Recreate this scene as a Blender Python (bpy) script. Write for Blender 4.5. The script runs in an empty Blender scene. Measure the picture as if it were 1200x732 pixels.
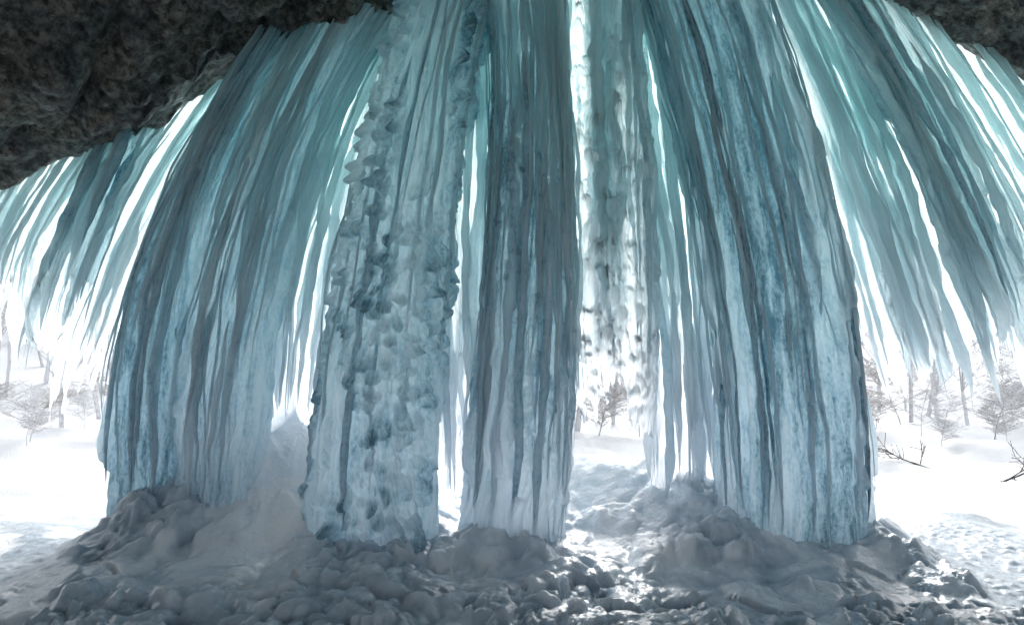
import bpy, math, random
import numpy as np
scene=bpy.context.scene
scene.view_settings.view_transform='Standard'
scene.view_settings.look='None'
scene.view_settings.exposure=0

# ---------------------------------------------------------------- noise
def _h(ix,iy,iz,seed):
    with np.errstate(over='ignore'):
        n=(ix.astype(np.int64)*374761393+iy.astype(np.int64)*668265263+iz.astype(np.int64)*2147483647+seed*1274126177)&0xffffffff
        n=((n^(n>>13))*1274126177)&0xffffffff
        n=((n^(n>>16))*2246822519)&0xffffffff
        n=n^(n>>15)
    return (n&0xffffff)/float(0xffffff)
def vn(x,y,z=0.0,seed=0):
    x,y,z=np.broadcast_arrays(np.asarray(x,float),np.asarray(y,float),np.asarray(z,float))
    ix=np.floor(x);iy=np.floor(y);iz=np.floor(z)
    fx=x-ix;fy=y-iy;fz=z-iz
    fx=fx*fx*fx*(fx*(fx*6-15)+10);fy=fy*fy*fy*(fy*(fy*6-15)+10);fz=fz*fz*(3-2*fz)
    r=0
    zr=(0,) if not np.any(z) else (0,1)
    for dx in (0,1):
        for dy in (0,1):
            for dz in zr:
                w=(fx if dx else 1-fx)*(fy if dy else 1-fy)*(fz if dz else 1-fz)
                r=r+w*_h(ix+dx,iy+dy,iz+dz,seed)
    return r
def fbm(x,y,z=0.0,seed=0,o=4):
    s=0;a=0.5;t=0
    for i in range(o):
        s=s+a*vn(x*2**i,y*2**i,np.asarray(z)*2**i,seed+i*17);t+=a;a*=.5
    return s/t
def worley(x,y,seed=0):
    ix=np.floor(x);iy=np.floor(y)
    f1=np.full(x.shape,9.0);f2=np.full(x.shape,9.0);cid=np.zeros(x.shape)
    z0=np.zeros_like(ix)
    for dx in (-1,0,1):
        for dy in (-1,0,1):
            cx=ix+dx;cy=iy+dy
            px=cx+_h(cx,cy,z0,seed);py=cy+_h(cx,cy,z0,seed+5)
            d=np.hypot(px-x,py-y)
            m=d<f1
            f2=np.where(m,f1,np.minimum(f2,d))
            cid=np.where(m,_h(cx,cy,z0,seed+9),cid)
            f1=np.where(m,d,f1)
    return f1,f2,cid
def sstep(a,b,x):
    t=np.clip((x-a)/(b-a),0,1);return t*t*(3-2*t)
def dome(f,R,e=.8): return np.clip(1-(f/R)**2,0,1)**e

# ---------------------------------------------------------------- mesh helper
class Buf:
    def __init__(s): s.v=[];s.f=[];s.uv=[];s.t=[];s.n=0
    def add(s,v,f,uv,t):
        s.v.append(v.reshape(-1,3));s.f.append(f.reshape(-1,4)+s.n)
        s.uv.append(uv.reshape(-1,2));s.t.append(np.broadcast_to(t,(v.reshape(-1,3).shape[0],)).astype(float))
        s.n+=v.reshape(-1,3).shape[0]
    def obj(s,name,mat,parent=None,smooth=True):
        v=np.concatenate(s.v);f=np.concatenate(s.f);uv=np.concatenate(s.uv);t=np.concatenate(s.t)
        me=bpy.data.meshes.new(name)
        me.vertices.add(len(v));me.vertices.foreach_set('co',v.astype(np.float32).ravel())
        me.loops.add(f.size);me.loops.foreach_set('vertex_index',f.astype(np.int32).ravel())
        me.polygons.add(len(f));me.polygons.foreach_set('loop_start',np.arange(0,f.size,4,dtype=np.int32))
        me.polygons.foreach_set('loop_total',np.full(len(f),4,dtype=np.int32))
        me.polygons.foreach_set('use_smooth',np.full(len(f),smooth))
        me.update(calc_edges=True)
        l=me.uv_layers.new(name='UVMap');l.data.foreach_set('uv',uv[f.ravel()].astype(np.float32).ravel())
        a=me.attributes.new('tint','FLOAT','POINT');a.data.foreach_set('value',t.astype(np.float32))
        me.materials.append(mat)
        o=bpy.data.objects.new(name,me);scene.collection.objects.link(o)
        if parent: o.parent=parent
        return o
def gridfaces(a,b,wrap=False):
    i=np.arange(a-1)[:,None]
    j=np.arange(b if wrap else b-1)[None,:]
    j2=(j+1)%b
    return np.stack([i*b+j,i*b+j2,(i+1)*b+j2,(i+1)*b+j],-1).reshape(-1,4)

# ---------------------------------------------------------------- materials
def newmat(name):
    m=bpy.data.materials.new(name);m.use_nodes=True;m.node_tree.nodes.clear()
    return m,m.node_tree.nodes,m.node_tree.links
def ramp(nd,pts):
    e=nd.color_ramp.elements
    while len(e)<len(pts): e.new(0.5)
    for k,(p,c) in enumerate(pts):
        e[k].position=p;e[k].color=(*c,1) if len(c)==3 else c
def mk(N,t,**kw):
    n=N.new(t)
    for k,v in kw.items(): setattr(n,k,v)
    return n

def ice_mat():
    m,N,L=newmat('glacier_ice')
    out=N.new('ShaderNodeOutputMaterial')
    uv=mk(N,'ShaderNodeUVMap',uv_map='UVMap')
    at=mk(N,'ShaderNodeAttribute',attribute_name='tint')
    def streak(sx,sy,det,ro=.65):
        mp=N.new('ShaderNodeMapping');mp.inputs['Scale'].default_value=(sx,sy,1)
        L.new(uv.outputs[0],mp.inputs[0])
        n=N.new('ShaderNodeTexNoise');n.inputs['Scale'].default_value=1;n.inputs['Detail'].default_value=det;n.inputs['Roughness'].default_value=ro
        L.new(mp.outputs[0],n.inputs['Vector']);return n
    s2=streak(14,1.8,6);s3=streak(42,15,4)
    tc=N.new('ShaderNodeTexCoord')
    b=mk(N,'ShaderNodeMath',operation='MULTIPLY_ADD');L.new(s2.outputs['Fac'],b.inputs[0]);b.inputs[1].default_value=1.8;b.inputs[2].default_value=-.93
    b2=mk(N,'ShaderNodeMath',operation='MULTIPLY_ADD');L.new(s3.outputs['Fac'],b2.inputs[0]);b2.inputs[1].default_value=1.0;b2.inputs[2].default_value=-.5
    b3=mk(N,'ShaderNodeMath',operation='ADD');L.new(b.outputs[0],b3.inputs[0]);L.new(b2.outputs[0],b3.inputs[1])
    d=mk(N,'ShaderNodeMath',operation='ADD',use_clamp=True);L.new(b3.outputs[0],d.inputs[0]);L.new(at.outputs['Fac'],d.inputs[1])
    cr=N.new('ShaderNodeValToRGB');L.new(d.outputs[0],cr.inputs[0])
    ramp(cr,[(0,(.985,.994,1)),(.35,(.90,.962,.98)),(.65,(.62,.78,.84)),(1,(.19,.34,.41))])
    sep=N.new('ShaderNodeSeparateXYZ');L.new(tc.outputs['Object'],sep.inputs[0])
    mr=N.new('ShaderNodeMapRange');L.new(sep.outputs['Z'],mr.inputs[0]);mr.inputs[1].default_value=1.4;mr.inputs[2].default_value=5.2
    hue=N.new('ShaderNodeMix');hue.data_type='RGBA';L.new(mr.outputs[0],hue.inputs[0])
    hue.inputs[6].default_value=(.94,.97,1,1);hue.inputs[7].default_value=(.865,.997,1,1)
    mul=N.new('ShaderNodeMix');mul.data_type='RGBA';mul.blend_type='MULTIPLY';mul.inputs[0].default_value=1
    L.new(cr.outputs[0],mul.inputs[6]);L.new(hue.outputs[2],mul.inputs[7])
    bh=mk(N,'ShaderNodeMath',operation='MULTIPLY_ADD');L.new(s3.outputs['Fac'],bh.inputs[0]);bh.inputs[1].default_value=.5;L.new(s2.outputs['Fac'],bh.inputs[2])
    bp=N.new('ShaderNodeBump');bp.inputs['Strength'].default_value=.8;bp.inputs['Distance'].default_value=.045;L.new(bh.outputs[0],bp.inputs['Height'])
    di=N.new('ShaderNodeBsdfDiffuse');tr=N.new('ShaderNodeBsdfTranslucent');gl=N.new('ShaderNodeBsdfGlossy')
    gl.inputs['Roughness'].default_value=.16
    for s in(di,tr,gl): L.new(bp.outputs[0],s.inputs['Normal'])
    L.new(mul.outputs[2],di.inputs[0]);L.new(mul.outputs[2],tr.inputs[0])
    tf=N.new('ShaderNodeMapRange');L.new(d.outputs[0],tf.inputs[0]);tf.inputs[1].default_value=0;tf.inputs[2].default_value=.8;tf.inputs[3].default_value=.82;tf.inputs[4].default_value=.58
    mx=N.new('ShaderNodeMixShader');L.new(tf.outputs[0],mx.inputs[0]);L.new(di.outputs[0],mx.inputs[1]);L.new(tr.outputs[0],mx.inputs[2])
    mx2=N.new('ShaderNodeMixShader');mx2.inputs[0].default_value=.075;L.new(mx.outputs[0],mx2.inputs[1]);L.new(gl.outputs[0],mx2.inputs[2])
    L.new(mx2.outputs[0],out.inputs[0]);return m
ICE=ice_mat()

def ground_mat():
    m,N,L=newmat('snow_and_wet_ice')
    out=N.new('ShaderNodeOutputMaterial');at=mk(N,'ShaderNodeAttribute',attribute_name='tint')
    tc=N.new('ShaderNodeTexCoord')
    n1=N.new('ShaderNodeTexNoise');n1.inputs['Scale'].default_value=3;n1.inputs['Detail'].default_value=6;L.new(tc.outputs['Object'],n1.inputs['Vector'])
    n2=N.new('ShaderNodeTexNoise');n2.inputs['Scale'].default_value=20;n2.inputs['Detail'].default_value=5;L.new(tc.outputs['Object'],n2.inputs['Vector'])
    a=mk(N,'ShaderNodeMath',operation='MULTIPLY_ADD');L.new(n1.outputs['Fac'],a.inputs[0]);a.inputs[1].default_value=.8;a.inputs[2].default_value=-.4
    b=mk(N,'ShaderNodeMath',operation='ADD',use_clamp=True);L.new(a.outputs[0],b.inputs[0]);L.new(at.outputs['Fac'],b.inputs[1])
    cr=N.new('ShaderNodeValToRGB');L.new(b.outputs[0],cr.inputs[0])
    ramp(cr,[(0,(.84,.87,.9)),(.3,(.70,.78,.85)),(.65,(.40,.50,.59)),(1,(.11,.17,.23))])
    bp=N.new('ShaderNodeBump');bp.inputs['Strength'].default_value=.5;bp.inputs['Distance'].default_value=.03;L.new(n2.outputs['Fac'],bp.inputs['Height'])
    p=N.new('ShaderNodeBsdfPrincipled');L.new(cr.outputs[0],p.inputs['Base Color']);L.new(bp.outputs[0],p.inputs['Normal'])
    mr=N.new('ShaderNodeMapRange');L.new(b.outputs[0],mr.inputs[0]);mr.inputs[2].default_value=.4;mr.inputs[3].default_value=.8;mr.inputs[4].default_value=.16
    L.new(mr.outputs[0],p.inputs['Roughness']);p.inputs['IOR'].default_value=1.5
    L.new(p.outputs[0],out.inputs[0]);return m
GM=ground_mat()

def rock_mat():
    m,N,L=newmat('conglomerate_rock')
    out=N.new('ShaderNodeOutputMaterial');tc=N.new('ShaderNodeTexCoord')
    n1=N.new('ShaderNodeTexNoise');n1.inputs['Scale'].default_value=1.3;n1.inputs['Detail'].default_value=8;n1.inputs['Roughness'].default_value=.7;L.new(tc.outputs['Object'],n1.inputs['Vector'])
    v=N.new('ShaderNodeTexVoronoi');v.inputs['Scale'].default_value=9;L.new(tc.outputs['Object'],v.inputs['Vector'])
    n2=N.new('ShaderNodeTexNoise');n2.inputs['Scale'].default_value=10;n2.inputs['Detail'].default_value=8;n2.inputs['Roughness'].default_value=.75;L.new(tc.outputs['Object'],n2.inputs['Vector'])
    cr=N.new('ShaderNodeValToRGB');L.new(n1.outputs['Fac'],cr.inputs[0])
    ramp(cr,[(.34,(.05,.055,.055)),(.46,(.28,.29,.28)),(.54,(.46,.43,.36)),(.64,(.18,.20,.16))])
    sp=N.new('ShaderNodeValToRGB');L.new(n2.outputs['Fac'],sp.inputs[0]);ramp(sp,[(.42,(.10,.10,.10)),(.6,(1.0,1.0,1.0))])
    mul=N.new('ShaderNodeMix');mul.data_type='RGBA';mul.blend_type='MULTIPLY';mul.inputs[0].default_value=1
    L.new(cr.outputs[0],mul.inputs[6]);L.new(sp.outputs[0],mul.inputs[7])
    h=mk(N,'ShaderNodeMath',operation='MULTIPLY_ADD');L.new(v.outputs['Distance'],h.inputs[0]);h.inputs[1].default_value=-.8;L.new(n2.outputs['Fac'],h.inputs[2])
    bp=N.new('ShaderNodeBump');bp.inputs['Strength'].default_value=1;bp.inputs['Distance'].default_value=.22;L.new(h.outputs[0],bp.inputs['Height'])
    p=N.new('ShaderNodeBsdfPrincipled');L.new(mul.outputs[2],p.inputs['Base Color']);L.new(bp.outputs[0],p.inputs['Normal'])
    p.inputs['Roughness'].default_value=.35
    L.new(p.outputs[0],out.inputs[0]);return m
ROCK=rock_mat()

def wood_mat(name,dark,frost,thr):
    m,N,L=newmat(name)
    out=N.new('ShaderNodeOutputMaterial');g=N.new('ShaderNodeNewGeometry');sep=N.new('ShaderNodeSeparateXYZ');L.new(g.outputs['Normal'],sep.inputs[0])
    tc=N.new('ShaderNodeTexCoord');n=N.new('ShaderNodeTexNoise');n.inputs['Scale'].default_value=3;L.new(tc.outputs['Object'],n.inputs['Vector'])
    a=mk(N,'ShaderNodeMath',operation='MULTIPLY_ADD');L.new(n.outputs['Fac'],a.inputs[0]);a.inputs[1].default_value=1.2;L.new(sep.outputs['Z'],a.inputs[2])
    mr=N.new('ShaderNodeMapRange');L.new(a.outputs[0],mr.inputs[0]);mr.inputs[1].default_value=thr;mr.inputs[2].default_value=thr+.3
    mx=N.new('ShaderNodeMix');mx.data_type='RGBA';L.new(mr.outputs[0],mx.inputs[0]);mx.inputs[6].default_value=(*dark,1);mx.inputs[7].default_value=(*frost,1)
    d=N.new('ShaderNodeBsdfDiffuse');L.new(mx.outputs[2],d.inputs[0]);L.new(d.outputs[0],out.inputs[0]);return m
FROST_HAZE=wood_mat('frosted_hazy_wood',(.50,.49,.51),(.84,.85,.87),.3)  # bark tone paled to paint in distance haze; frost on upper faces
TWIG=wood_mat('frosted_twigs',(.34,.31,.28),(.82,.83,.85),.55)
BARK=wood_mat('bare_bark',(.06,.052,.045),(.8,.82,.85),1.25)

# ---------------------------------------------------------------- ice builders
def edges(tab):
    tab=np.array(tab,float);z=tab[:,0]
    deg=min(3,len(z)-1)
    pl=np.polyfit(z,tab[:,1],deg);pr=np.polyfit(z,tab[:,2],deg)
    return lambda q:np.polyval(pl,q),lambda q:np.polyval(pr,q)
def ellips(el,er,theta,z,yc,dep,pad=0.0):
    c=(el(z)+er(z))/2;h=(er(z)-el(z))/2
    return c+(h+pad)*np.cos(theta), yc+(dep+pad)*np.sin(theta)
def flute(U,Z,seed):
    U=U+.30*(vn(Z*.5,U*.6,seed=seed+30)-.5)+.09*(vn(Z*2.0,U*2,seed=seed+31)-.5)+.03*(vn(Z*6.0,U*5,seed=seed+32)-.5)
    r=lambda f,g,s,:np.abs(2*vn(U*f,Z*g,seed=seed+s)-1)**.75
    def tier(f,g,a,s):
        q=np.floor(U*f);ph=Z*g+_h(q,q*0,q*0,seed+s)*3;t=ph%1.0
        return a*(1-t)**.5*sstep(0,.04,t)*_h(q,np.floor(ph),q*0,seed+s+1)*np.sin(np.pi*((U*f)%1))**.7
    return .18*r(1.5,.16,0)+.13*r(3.3,.28,1)+.09*r(7,.6,2)+.05*r(14,1.4,6)+.025*r(30,4,7)+tier(5,.55,.09,50)+tier(9.3,.8,.07,54)
def lumps(U,Z,seed):
    wx=.6*(fbm(U*1.5,Z*1.5,seed=seed+41,o=3)-.5);wz=.6*(fbm(U*1.5,Z*1.5,seed=seed+42,o=3)-.5)
    f,g,c=worley(U*4.6+wx*2,Z*3.4+wz*2,seed+43);f2,g2,c2=worley(U*8.5+wx*4,Z*6.5+wz*4,seed+44);f3,g3,c3=worley(U*17+wx*6,Z*13+wz*6,seed+45)
    k=lambda c:np.clip((c-.3)*2,0,1.2)
    return .08*dome(f,.65,.7)*k(c)+.11*dome(f2,.58,.6)*k(c2)+.04*dome(f3,.65,.6)*k(c3)

def core(buf,tab,yc,dep,ztop,zend,tint,seed,amp=1.0,nt=400,nz=260,rough=0.0,contrast=.6):
    el,er=edges(tab)
    th=np.linspace(math.pi/2,math.pi/2+2*math.pi,nt,endpoint=False)
    w=abs(er(3.5)-el(3.5));per=math.pi*(w/2+dep)
    um=(th-math.pi/2)/(2*math.pi)*per
    TH,S=np.meshgrid(th,np.linspace(0,1,nz));UM=np.broadcast_to(um,TH.shape)
    Z=ztop+(zend-ztop)*S
    fl=flute(UM,Z,seed)
    d=amp*(fl-.30);lm=0
    if rough:
        rm=sstep(.30,.50,.6*vn(UM*1.6,Z*.3,seed=seed+13)+.4*vn(UM*4,Z*.7,seed=seed+14));lm=rough*rm*lumps(UM,Z,seed)
        side=np.abs(np.cos(TH));lm=lm*(1-.6*side**3);d=d*(1-.2*rm)+lm
    X,Y=ellips(el,er,TH,Z,yc,dep,0)
    X=X+d*np.cos(TH);Y=Y+d*np.sin(TH)
    if rough: Z=Z-.35*lm
    v=np.stack([X,Y,Z],-1)
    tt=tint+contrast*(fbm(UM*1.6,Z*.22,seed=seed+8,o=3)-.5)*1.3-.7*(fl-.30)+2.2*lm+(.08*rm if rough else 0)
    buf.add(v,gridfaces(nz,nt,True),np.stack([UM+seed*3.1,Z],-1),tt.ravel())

def sheet(buf,tab,yc,ztop,zend,tint,seed,nt=320,nz=170,depth=.35,jag=1.2,contrast=.5,rough=0.):
    el,er=edges(tab)
    U,S=np.meshgrid(np.linspace(0,1,nt),np.linspace(0,1,nz))
    w=abs(er(4.)-el(4.));UM=U*w
    ze=zend+(vn(UM*1.6,0,seed=seed+3)-.5)*jag+(np.abs(2*vn(UM*6,0,seed=seed+4)-1))*-.9*jag*.7+.25*jag-(np.abs(2*vn(UM*15,0,seed=seed+5)-1))*.3*jag
    Z=ztop+(ze-ztop)*S
    fl=flute(UM,Z,seed);lm=0
    Y=yc+depth*(vn(UM*1.3,Z*.12,seed=seed+7)-.5)*2-1.3*(fl-.25)
    if rough:
        lm=rough*lumps(UM,Z,seed);Y=Y-lm
    X=el(Z)+(er(Z)-el(Z))*U+.05*(vn(Z*1.5,UM*3,seed=seed+9)-.5)
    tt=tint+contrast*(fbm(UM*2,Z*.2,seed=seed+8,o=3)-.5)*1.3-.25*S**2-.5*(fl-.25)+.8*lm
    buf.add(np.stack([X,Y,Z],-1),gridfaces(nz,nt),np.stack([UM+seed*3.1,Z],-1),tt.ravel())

def strands(buf,tab,yc,dep,ztop,zlo,zhi,n,tint,seed,rmin=.025,rmax=.085,K=48,M=6,startfrac=.4,arc=(0,2*math.pi),pad=(-.05,.06),rough=0.,flat=False,tipmax=.5,sd=.16):
    r=np.random.default_rng(seed);el,er=edges(tab)
    th=r.uniform(arc[0],arc[1],n)
    zs=np.where(r.random(n)<startfrac,ztop-r.random(n)*(ztop-zhi)*.8,ztop)
    u=r.random(n)
    ze=zlo+(zhi-zlo)*np.clip(.6*vn(np.cos(th)*4 if not flat else u*7,seed*.37,seed=seed)+.4*r.random(n),0,1)
    zs=np.maximum(zs,ze+.6)
    rad=rmin+(rmax-rmin)*r.random(n)**2
    t=np.linspace(0,1,K)[None,:]
    Z=zs[:,None]+(ze-zs)[:,None]*t
    p=r.uniform(pad[0],pad[1],n)[:,None]
    if flat:
        X=el(Z)+(er(Z)-el(Z))*u[:,None];Y=yc+(r.uniform(-1,1,n)*dep)[:,None]+0*Z
    else: X,Y=ellips(el,er,th[:,None],Z,yc,dep,p)
    sid=np.arange(n)[:,None]*7.3
    X=X+(vn(Z*.9,sid,seed=seed+1)-.5)*.12+(vn(Z*4,sid,seed=seed+2)-.5)*.03
    Y=Y+(vn(Z*.9,sid,seed=seed+3)-.5)*.10
    tl=(np.minimum(.4+r.random(n)*1.4,(zs-ze)*tipmax+.2))[:,None]
    fade=np.clip((Z-ze[:,None])/tl,0,1)**.8
    st=np.where((zs<ztop-.01)[:,None],np.clip((zs[:,None]-Z)/.6,0,1)**.6,1)
    R=rad[:,None]*fade*st*(.6+.7*vn(Z*2,sid,seed=seed+4)+.6*(vn(Z*8,sid,seed=seed+5)-.5)+rough*(vn(Z*8,sid,seed=seed+6)-.3))+.001
    a=np.linspace(0,2*math.pi,M,endpoint=False)[None,None,:]
    fl=(1+.35*(r.random(n)-.3))[:,None,None]
    v=np.stack([X[...,None]+R[...,None]*np.cos(a),Y[...,None]+R[...,None]*np.sin(a)*fl,np.broadcast_to(Z[...,None],Z.shape+(M,))],-1)
    gf=gridfaces(K,M,True);F=(gf[None]+(np.arange(n)*K*M)[:,None,None])
    U=np.broadcast_to((r.random(n)*50)[:,None,None]+a/(2*math.pi)*.15,v.shape[:-1])
    uv=np.stack([U,v[...,2]],-1)
    tn=np.broadcast_to((tint+r.normal(0,sd,n))[:,None,None],v.shape[:-1])
    buf.add(v,F,uv,tn.ravel())

PI=math.pi
TA=[(6.4,-2.85,-2.35),(5.5,-3.35,-2.95),(4.5,-4.0,-3.35),(3.5,-4.42,-3.65),(2.5,-4.7,-3.85),(.7,-4.87,-3.95)]
TB=[(6.9,-2.1,-1.0),(6.0,-2.55,-1.7),(4.5,-3.3,-2.35),(3.5,-3.63,-2.6),(2.5,-3.85,-2.8),(.9,-3.97,-3.0)]
TL=[(7.0,-1.4,-.5),(6.0,-1.95,-1.05),(4.5,-2.65,-1.5),(3.5,-2.9,-1.7),(2.5,-3.05,-1.85),(1.5,-3.15,-1.95)]
TC=[(7.2,-.95,.0),(6.0,-1.3,-.40),(4.5,-1.66,-.55),(3.5,-1.92,-.70),(2.5,-2.12,-.80),(1.5,-2.25,-.86),(0,-2.28,-.93)]
TM=[(7.2,-.6,.3),(4.5,-.80,.15),(3,-.86,.15),(1.0,-.84,.15)]
TD=[(7.2,-.30,.52),(4.5,-.20,.62),(2.5,-.32,.66),(.9,-.52,.66),(-.1,-.55,.55)]
TE=[(7.2,.5,1.35),(4.5,.55,1.62),(2.6,.62,1.66),(1.5,.7,1.6)]
TF=[(7.2,1.0,2.0),(4.5,1.5,2.3),(2.5,1.66,2.5),(.3,1.66,2.6)]
TG=[(7.2,1.3,2.65),(5.5,1.75,3.25),(4.5,2.0,3.55),(3.5,2.18,3.8),(2.5,2.3,3.97),(1.5,2.4,4.08),(0,2.5,4.1)]
TH_=[(7.2,2.6,4.3),(5.5,3.35,5.3),(4.5,3.75,5.75),(3.5,4.05,6.15),(2.0,4.5,6.6)]
TI=[(7.0,4.3,6.2),(5.5,5.2,7.4),(4.5,5.75,8.2),(3,6.4,9)]
TJ=[(6.3,-4.1,-2.6),(5.5,-4.7,-3.3),(4.5,-5.35,-4.0),(3.5,-5.8,-4.45),(2.5,-6.1,-4.8)]
TK=[(6.0,-6.4,-4.0),(5.0,-7.2,-4.8),(4.0,-7.7,-5.5),(3,-8.0,-5.8)]

def column(name,tab,yc,dep,ztop,zbot,tint,seed,n,rough=0,amp=1.0,short=14,contrast=.6,nt=400,nz=260,thin=26):
    b=Buf()
    core(b,tab,yc,dep,ztop,zbot-.5,tint,seed,amp=amp,rough=rough,contrast=contrast,nt=nt,nz=nz)
    strands(b,tab,yc,dep,ztop,zbot-.3,zbot+.7,n,tint-.05,seed+20,startfrac=.8,rough=rough*.5,pad=(-.03,.03),arc=(PI,2*PI),rmin=.015,rmax=.05)
    strands(b,tab,yc,dep,ztop,zbot+.6,zbot+4.5,short,tint-.15,seed+40,startfrac=.8,rmin=.015,rmax=.05,pad=(-.02,.04),rough=rough*.5,arc=(PI,2*PI))
    strands(b,tab,yc,dep,ztop,zbot+.1,zbot+3.5,thin,tint-.3,seed+70,startfrac=1,rmin=.008,rmax=.022,pad=(.0,.08),K=32,M=5,arc=(PI,2*PI),tipmax=.9)
    return b.obj(name,ICE)
def curtain(name,tab,yc,dep,ztop,zlo,zhi,tint,seed,n,corez=None,rough=0,rmax=.075,sf=.35,jag=1.2):
    b=Buf()
    if corez is not None: sheet(b,tab,yc+.05,ztop,corez,tint,seed,rough=rough,jag=jag,depth=dep)
    strands(b,tab,yc,dep,ztop,zlo,zhi,n,tint-.1,seed+20,startfrac=sf,flat=True,rmin=.014,rmax=rmax,rough=rough*.5,tipmax=.7)
    return b.obj(name,ICE)

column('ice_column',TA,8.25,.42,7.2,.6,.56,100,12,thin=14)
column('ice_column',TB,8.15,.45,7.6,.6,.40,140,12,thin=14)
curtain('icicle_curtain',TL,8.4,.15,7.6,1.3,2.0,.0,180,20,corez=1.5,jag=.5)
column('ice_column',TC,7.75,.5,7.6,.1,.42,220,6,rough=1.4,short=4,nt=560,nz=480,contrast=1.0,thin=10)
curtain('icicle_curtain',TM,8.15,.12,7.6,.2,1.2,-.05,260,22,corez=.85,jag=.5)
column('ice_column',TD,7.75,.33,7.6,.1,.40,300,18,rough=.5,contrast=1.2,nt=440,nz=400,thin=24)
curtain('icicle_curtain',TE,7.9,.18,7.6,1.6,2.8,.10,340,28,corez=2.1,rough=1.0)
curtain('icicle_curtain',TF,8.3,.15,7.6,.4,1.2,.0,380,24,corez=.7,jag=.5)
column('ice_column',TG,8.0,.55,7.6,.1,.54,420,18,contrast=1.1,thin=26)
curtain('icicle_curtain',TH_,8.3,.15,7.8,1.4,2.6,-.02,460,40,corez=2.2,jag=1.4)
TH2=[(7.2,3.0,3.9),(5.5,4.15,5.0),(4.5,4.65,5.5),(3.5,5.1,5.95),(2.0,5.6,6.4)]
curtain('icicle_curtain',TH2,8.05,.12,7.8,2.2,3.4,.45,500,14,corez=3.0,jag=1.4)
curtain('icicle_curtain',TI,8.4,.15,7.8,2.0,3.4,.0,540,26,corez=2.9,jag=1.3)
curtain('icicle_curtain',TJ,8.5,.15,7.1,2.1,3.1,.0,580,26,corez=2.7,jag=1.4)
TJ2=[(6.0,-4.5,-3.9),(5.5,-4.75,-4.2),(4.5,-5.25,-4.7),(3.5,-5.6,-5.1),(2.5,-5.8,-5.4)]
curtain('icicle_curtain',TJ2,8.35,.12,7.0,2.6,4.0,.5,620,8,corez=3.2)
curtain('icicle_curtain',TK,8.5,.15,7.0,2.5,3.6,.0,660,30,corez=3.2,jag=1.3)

# ---------------------------------------------------------------- ground
def axis(fine0,fine1,step,far0,far1,g=1.13):
    mid=list(np.arange(fine0,fine1+1e-6,step))
    up=[];s=step;x=mid[-1]
    while x<far1: s*=g;x+=s;up.append(x)
    dn=[];s=step;x=mid[0]
    while x>far0: s*=g;x-=s;dn.append(x)
    return np.array(dn[::-1]+mid+up)
gx=axis(-6.2,6.2,.025,-500,500,1.1);gy=axis(5.2,10,.027,-30,700,1.07)
def ga(x,y,cx,cy,sx,sy): return np.exp(-((x-cx)/sx)**2-((y-cy)/sy)**2)
def ground_z(x,y,full=False):
    z=1.35*ga(x,y,-2.75,9.0,.85,1.0)+.85*ga(x,y,-4.0,8.6,.95,1.0)+.85*ga(x,y,.8,9.6,1.6,1.1)+.55*ga(x,y,2.1,8.7,1,.9)+.3*ga(x,y,3.6,8.2,1,.8)
    z=z+.35*ga(x,y,-1.2,8.8,1.6,1.0)+.22*ga(x,y,-1.6,7.6,.95,.7)+.18*ga(x,y,0,7.6,.8,.6)+.2*ga(x,y,3.3,7.9,1.1,.8)
    z=z+.3*(fbm(x*.8,y*.8,seed=3)-.5)
    out=sstep(10,25,y)+sstep(5.2,7.5,np.abs(x))*.5
    z=z+out*(.8*(fbm(x*.35,y*.35,seed=4,o=5)-.45)+.35*(fbm(x*1.6,y*1.6,seed=14,o=3)-.5))
    z=z+sstep(34,110,y+.35*np.maximum(-x,0))*12+sstep(15,60,-x)*6
    z=z-.12*ga(x,y,5.2,7.4,1.0,2.2)
    ice=(1-sstep(4.3,5.1,np.abs(x+.15+.5*(vn(y*.8,x*.4,seed=6)-.5))))*(1-sstep(8.8,9.8,y))*sstep(2,4,y)
    white=np.clip(1.1*ga(x,y,-2.6,8.1,.7,1.5)+ga(x,y,.9,9.2,1.4,1.2)+.7*ga(x,y,-.45,6.8,.6,.6)+.7*ga(x,y,1.2,7.4,.6,.7)+.6*ga(x,y,-2.3,6.4,.5,.5),0,1)
    wx=.6*(fbm(x*1.5,y*1.5,seed=8,o=3)-.5)*2;wy=.6*(fbm(x*1.5,y*1.5,seed=18,o=3)-.5)*2
    f1,f2,c=worley(x*2.2+wx,y*1.8+wy,seed=21)
    g1,g2,c2=worley(x*5.6+wx*2,y*4.6+wy*2,seed=22)
    k1,k2,c3=worley(x*12+wx*3,y*9.5+wy*3,seed=23)
    msk=sstep(.40,.54,fbm(x*.9+5,y*.9,seed=31,o=3))
    lum=dome(f1,1.0,1.3)*(.3+.9*c);lum2=dome(g1,.95,.85)*(.3+.8*c2);lum3=dome(k1,.9,.85)*(.3+.7*c3)
    sm=1-.7*white
    z=z+ice*(.18*lum*(.5+.5*msk)*(1-.4*white)+.10*lum2*(.15+.85*msk)*sm+.055*lum3*(.3+.7*msk)*sm)
    rip=sstep(4.3,4.9,x+.4*(vn(y*.7,3,seed=55)-.5))*(1-sstep(6.4,7.4,x))*(1-sstep(9,11,y))
    lef=sstep(4.3,4.9,-x)*(1-sstep(6.6,7.4,-x))*(1-sstep(8.5,11,y))*sstep(.40,.50,fbm(x*.8,y*.8,seed=50))
    h1,h2,_=worley(x*6,y*7,seed=40)
    z=z+(rip+.7*lef)*.035*(h2-h1)
    if not full: return z
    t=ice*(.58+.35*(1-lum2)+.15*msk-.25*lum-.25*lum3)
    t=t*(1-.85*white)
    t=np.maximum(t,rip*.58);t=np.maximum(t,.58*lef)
    return z,t
GX,GY=np.meshgrid(gx,gy)
GZ,GT=ground_z(GX,GY,True)
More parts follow.
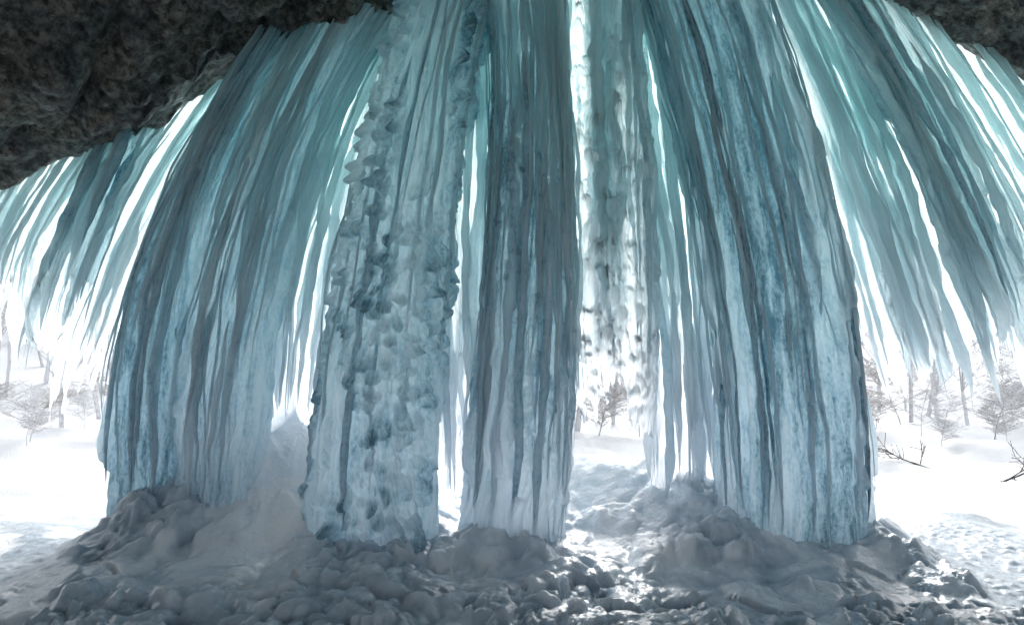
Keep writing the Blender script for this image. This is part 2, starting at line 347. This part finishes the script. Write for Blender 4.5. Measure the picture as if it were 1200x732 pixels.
b=Buf();b.add(np.stack([GX,GY,GZ],-1),gridfaces(len(gy),len(gx)),np.stack([GX,GY],-1),GT.ravel())
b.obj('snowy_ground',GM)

# ---------------------------------------------------------------- rock overhang
lx=np.array([-16,-9,-6,-4.7,-3,-1.2,0,2,4.4,6,9,16.]);lz=np.array([1.0,3.3,4.55,5.15,5.9,6.45,6.95,7.1,6.75,6.05,4.6,1.5])
rx=np.linspace(-15,15,640)
base=np.interp(rx,lx,lz);kern=np.hanning(31);kern/=kern.sum();base=np.convolve(np.pad(base,15,mode='edge'),kern,'valid')
prof=[(y,0.0+ .02*(8.3-y)) for y in np.linspace(-4,8.2,260)]+[(8.3+.35*math.sin(a)*1.0,.0+.35*(1-math.cos(a))) for a in np.linspace(.1,PI/2,12)]+[(8.65+.06*k,.4+.35*k) for k in range(1,22)]
prof=np.array(prof)
RX,PY=np.meshgrid(rx,prof[:,0]);_,PZ=np.meshgrid(rx,prof[:,1])
RZ=base[None,:]+PZ
f1,f2,c=worley(RX*2.2,PY*2.2,seed=70);g1,g2,c2=worley(RX*6,PY*6,seed=71)
disp=.6*(fbm(RX*.7,PY*.9,RZ*.7,seed=60,o=5)-.5)+.12*np.clip(f2-f1,0,.6)*c*2+.13*np.sqrt(np.clip(1-(g1/.8)**2,0,1))*c2+.2*(fbm(RX*5,PY*5,RZ*5,seed=66,o=3)-.5)
disp+=.35*np.abs(2*vn((RX+PY)*1.3,(RX-PY)*.35,seed=67)-1)
disp*=(1-.45*sstep(7.5,8.1,PY))
RZ=RZ-disp*1.0+.1
b=Buf();b.add(np.stack([RX,PY+.15*(fbm(RX*2,PY*2,seed=68)-.5),RZ],-1),gridfaces(len(prof),len(rx))[:,::-1],np.stack([RX,PY],-1),0.0)
b.obj('rock_overhang',ROCK)

# ---------------------------------------------------------------- trees
def make_tree(r,h,spread,levels,rad0,nb,minr=.004,up=.25):
    segs=[]
    def grow(p,d,L,rad,lv):
        n=5 if lv==0 else 3
        for i in range(n):
            d=d+np.array([r.normal(0,.13),r.normal(0,.13),r.normal(0,.06)+up*.12]);d/=np.linalg.norm(d)
            q=p+d*L/n;r1=max(minr,rad*(1-.22 if lv else .84));segs.append((p,q,max(rad,minr),r1));
            if lv<levels and (lv>0 or i>0):
                for _ in range(nb):
                    a=r.uniform(0,2*PI);s=spread*r.uniform(.7,1.3)
                    e=d*.55+np.array([math.cos(a)*s,math.sin(a)*s,up*r.uniform(.2,1.2)]);e/=np.linalg.norm(e)
                    grow(p+(q-p)*r.random(),e,L*r.uniform(.38,.6),rad*.5,lv+1)
            p=q;rad=r1
    grow(np.zeros(3),np.array([0,0,1.]),h,rad0,0)
    return np.array([[*a,*b_,ra,rb] for a,b_,ra,rb in segs])
def tubes(buf,S,M=4):
    p=S[:,0:3];q=S[:,3:6];d=q-p;d/=np.linalg.norm(d,axis=1)[:,None]+1e-9
    ref=np.where(np.abs(d[:,2:3])>.9,np.array([[1.,0,0]]),np.array([[0,0,1.]]))
    u=np.cross(d,ref);u/=np.linalg.norm(u,axis=1)[:,None];w=np.cross(d,u)
    a=np.linspace(0,2*PI,M,endpoint=False)
    ring=u[:,None,:]*np.cos(a)[None,:,None]+w[:,None,:]*np.sin(a)[None,:,None]
    v=np.stack([p[:,None]+ring*S[:,6][:,None,None],q[:,None]+ring*S[:,7][:,None,None]],1)
    gf=gridfaces(2,M,True);F=gf[None]+(np.arange(len(S))*2*M)[:,None,None]
    buf.add(v,F,np.zeros(v.shape[:-1]+(2,)),0.0)
def place(S,x,y,s,rot,sink=.1):
    c,n=math.cos(rot),math.sin(rot);R=np.array([[c,-n,0],[n,c,0],[0,0,1]])
    z=float(ground_z(np.array([x]),np.array([y]))[0])-sink
    T=S.copy();o=np.array([x,y,z])
    T[:,0:3]=S[:,0:3]@R.T*s+o;T[:,3:6]=S[:,3:6]@R.T*s+o;T[:,6:]*=s;return T
r=np.random.default_rng(5)
lib=[make_tree(r,r.uniform(7,10),.75,3,.11,2,minr=.014) for _ in range(5)]
b=Buf()
for i in range(96):
    y=r.uniform(24,70)
    x=-y*r.uniform(.5,.85) if i%2 else (y*r.uniform(.45,.85) if i%4 else y*r.uniform(.0,.15))
    tubes(b,place(lib[i%5],x,y,r.uniform(.7,1.3),r.uniform(0,6.3)),3)
b.obj('snowy_forest',FROST_HAZE)
blib=[make_tree(r,r.uniform(1.4,2.2),1.2,3,.02,3,minr=.004,up=.2) for _ in range(4)]
spots=[(x,y) for x,y in [(15.5,22),(17,24),(19,25),(20.5,27),(13.5,25),(22,28),(16,28),(18.5,21),(3,24),(4.3,23),(2.2,26),(-13.5,19),(-12,22),(-15,24),(-17,22),(14.5,20),(16.4,19),(13.2,22),(-14.5,20.5),(12.6,20),(11.8,22.5)]]
for i,(x,y) in enumerate(spots):
    b=Buf();tubes(b,place(blib[i%4],x,y,r.uniform(.8,1.4),r.uniform(0,6.3)),3);b.obj('snowy_bush',FROST_HAZE if i%2 else TWIG)
fl=make_tree(r,1.3,.8,2,.03,2,minr=.006)
for (x,y,rz) in [(10.4,14.5,.4),(9.5,15.5,2)]:
    S=fl.copy();ang=1.15
    Rm=np.array([[math.cos(ang),0,math.sin(ang)],[0,1,0],[-math.sin(ang),0,math.cos(ang)]])
    S[:,0:3]=S[:,0:3]@Rm.T;S[:,3:6]=S[:,3:6]@Rm.T
    b=Buf();tubes(b,place(S,x,y,1.0,rz,0),5);b.obj('fallen_branch',BARK)

# ---------------------------------------------------------------- light
w=bpy.data.worlds.new('World');scene.world=w;w.use_nodes=True
N=w.node_tree.nodes;L=w.node_tree.links
bg=N['Background'];sky=N.new('ShaderNodeTexSky');sky.sky_type='NISHITA';sky.sun_disc=False
sky.sun_elevation=math.radians(34);sky.sun_rotation=math.radians(10);sky.dust_density=4;sky.air_density=1
hs=N.new('ShaderNodeHueSaturation');hs.inputs['Saturation'].default_value=.25;hs.inputs['Value'].default_value=1.85
L.new(sky.outputs[0],hs.inputs['Color']);L.new(hs.outputs[0],bg.inputs[0]);bg.inputs[1].default_value=.15
sl=bpy.data.lights.new('sun','SUN');sl.energy=1.5;sl.angle=math.radians(14);sl.color=(1,.97,.93)
so=bpy.data.objects.new('sun',sl);scene.collection.objects.link(so);so.rotation_euler=(math.radians(-56),0,math.radians(-10))
# ---------------------------------------------------------------- camera
cd=bpy.data.cameras.new('camera');cam=bpy.data.objects.new('camera',cd);scene.collection.objects.link(cam)
cam.location=(0,0,2.1);cam.rotation_euler=(math.radians(90),0,0);cd.lens=24;cd.sensor_width=36;cd.shift_y=74/1200;cd.clip_end=2000
scene.camera=cam
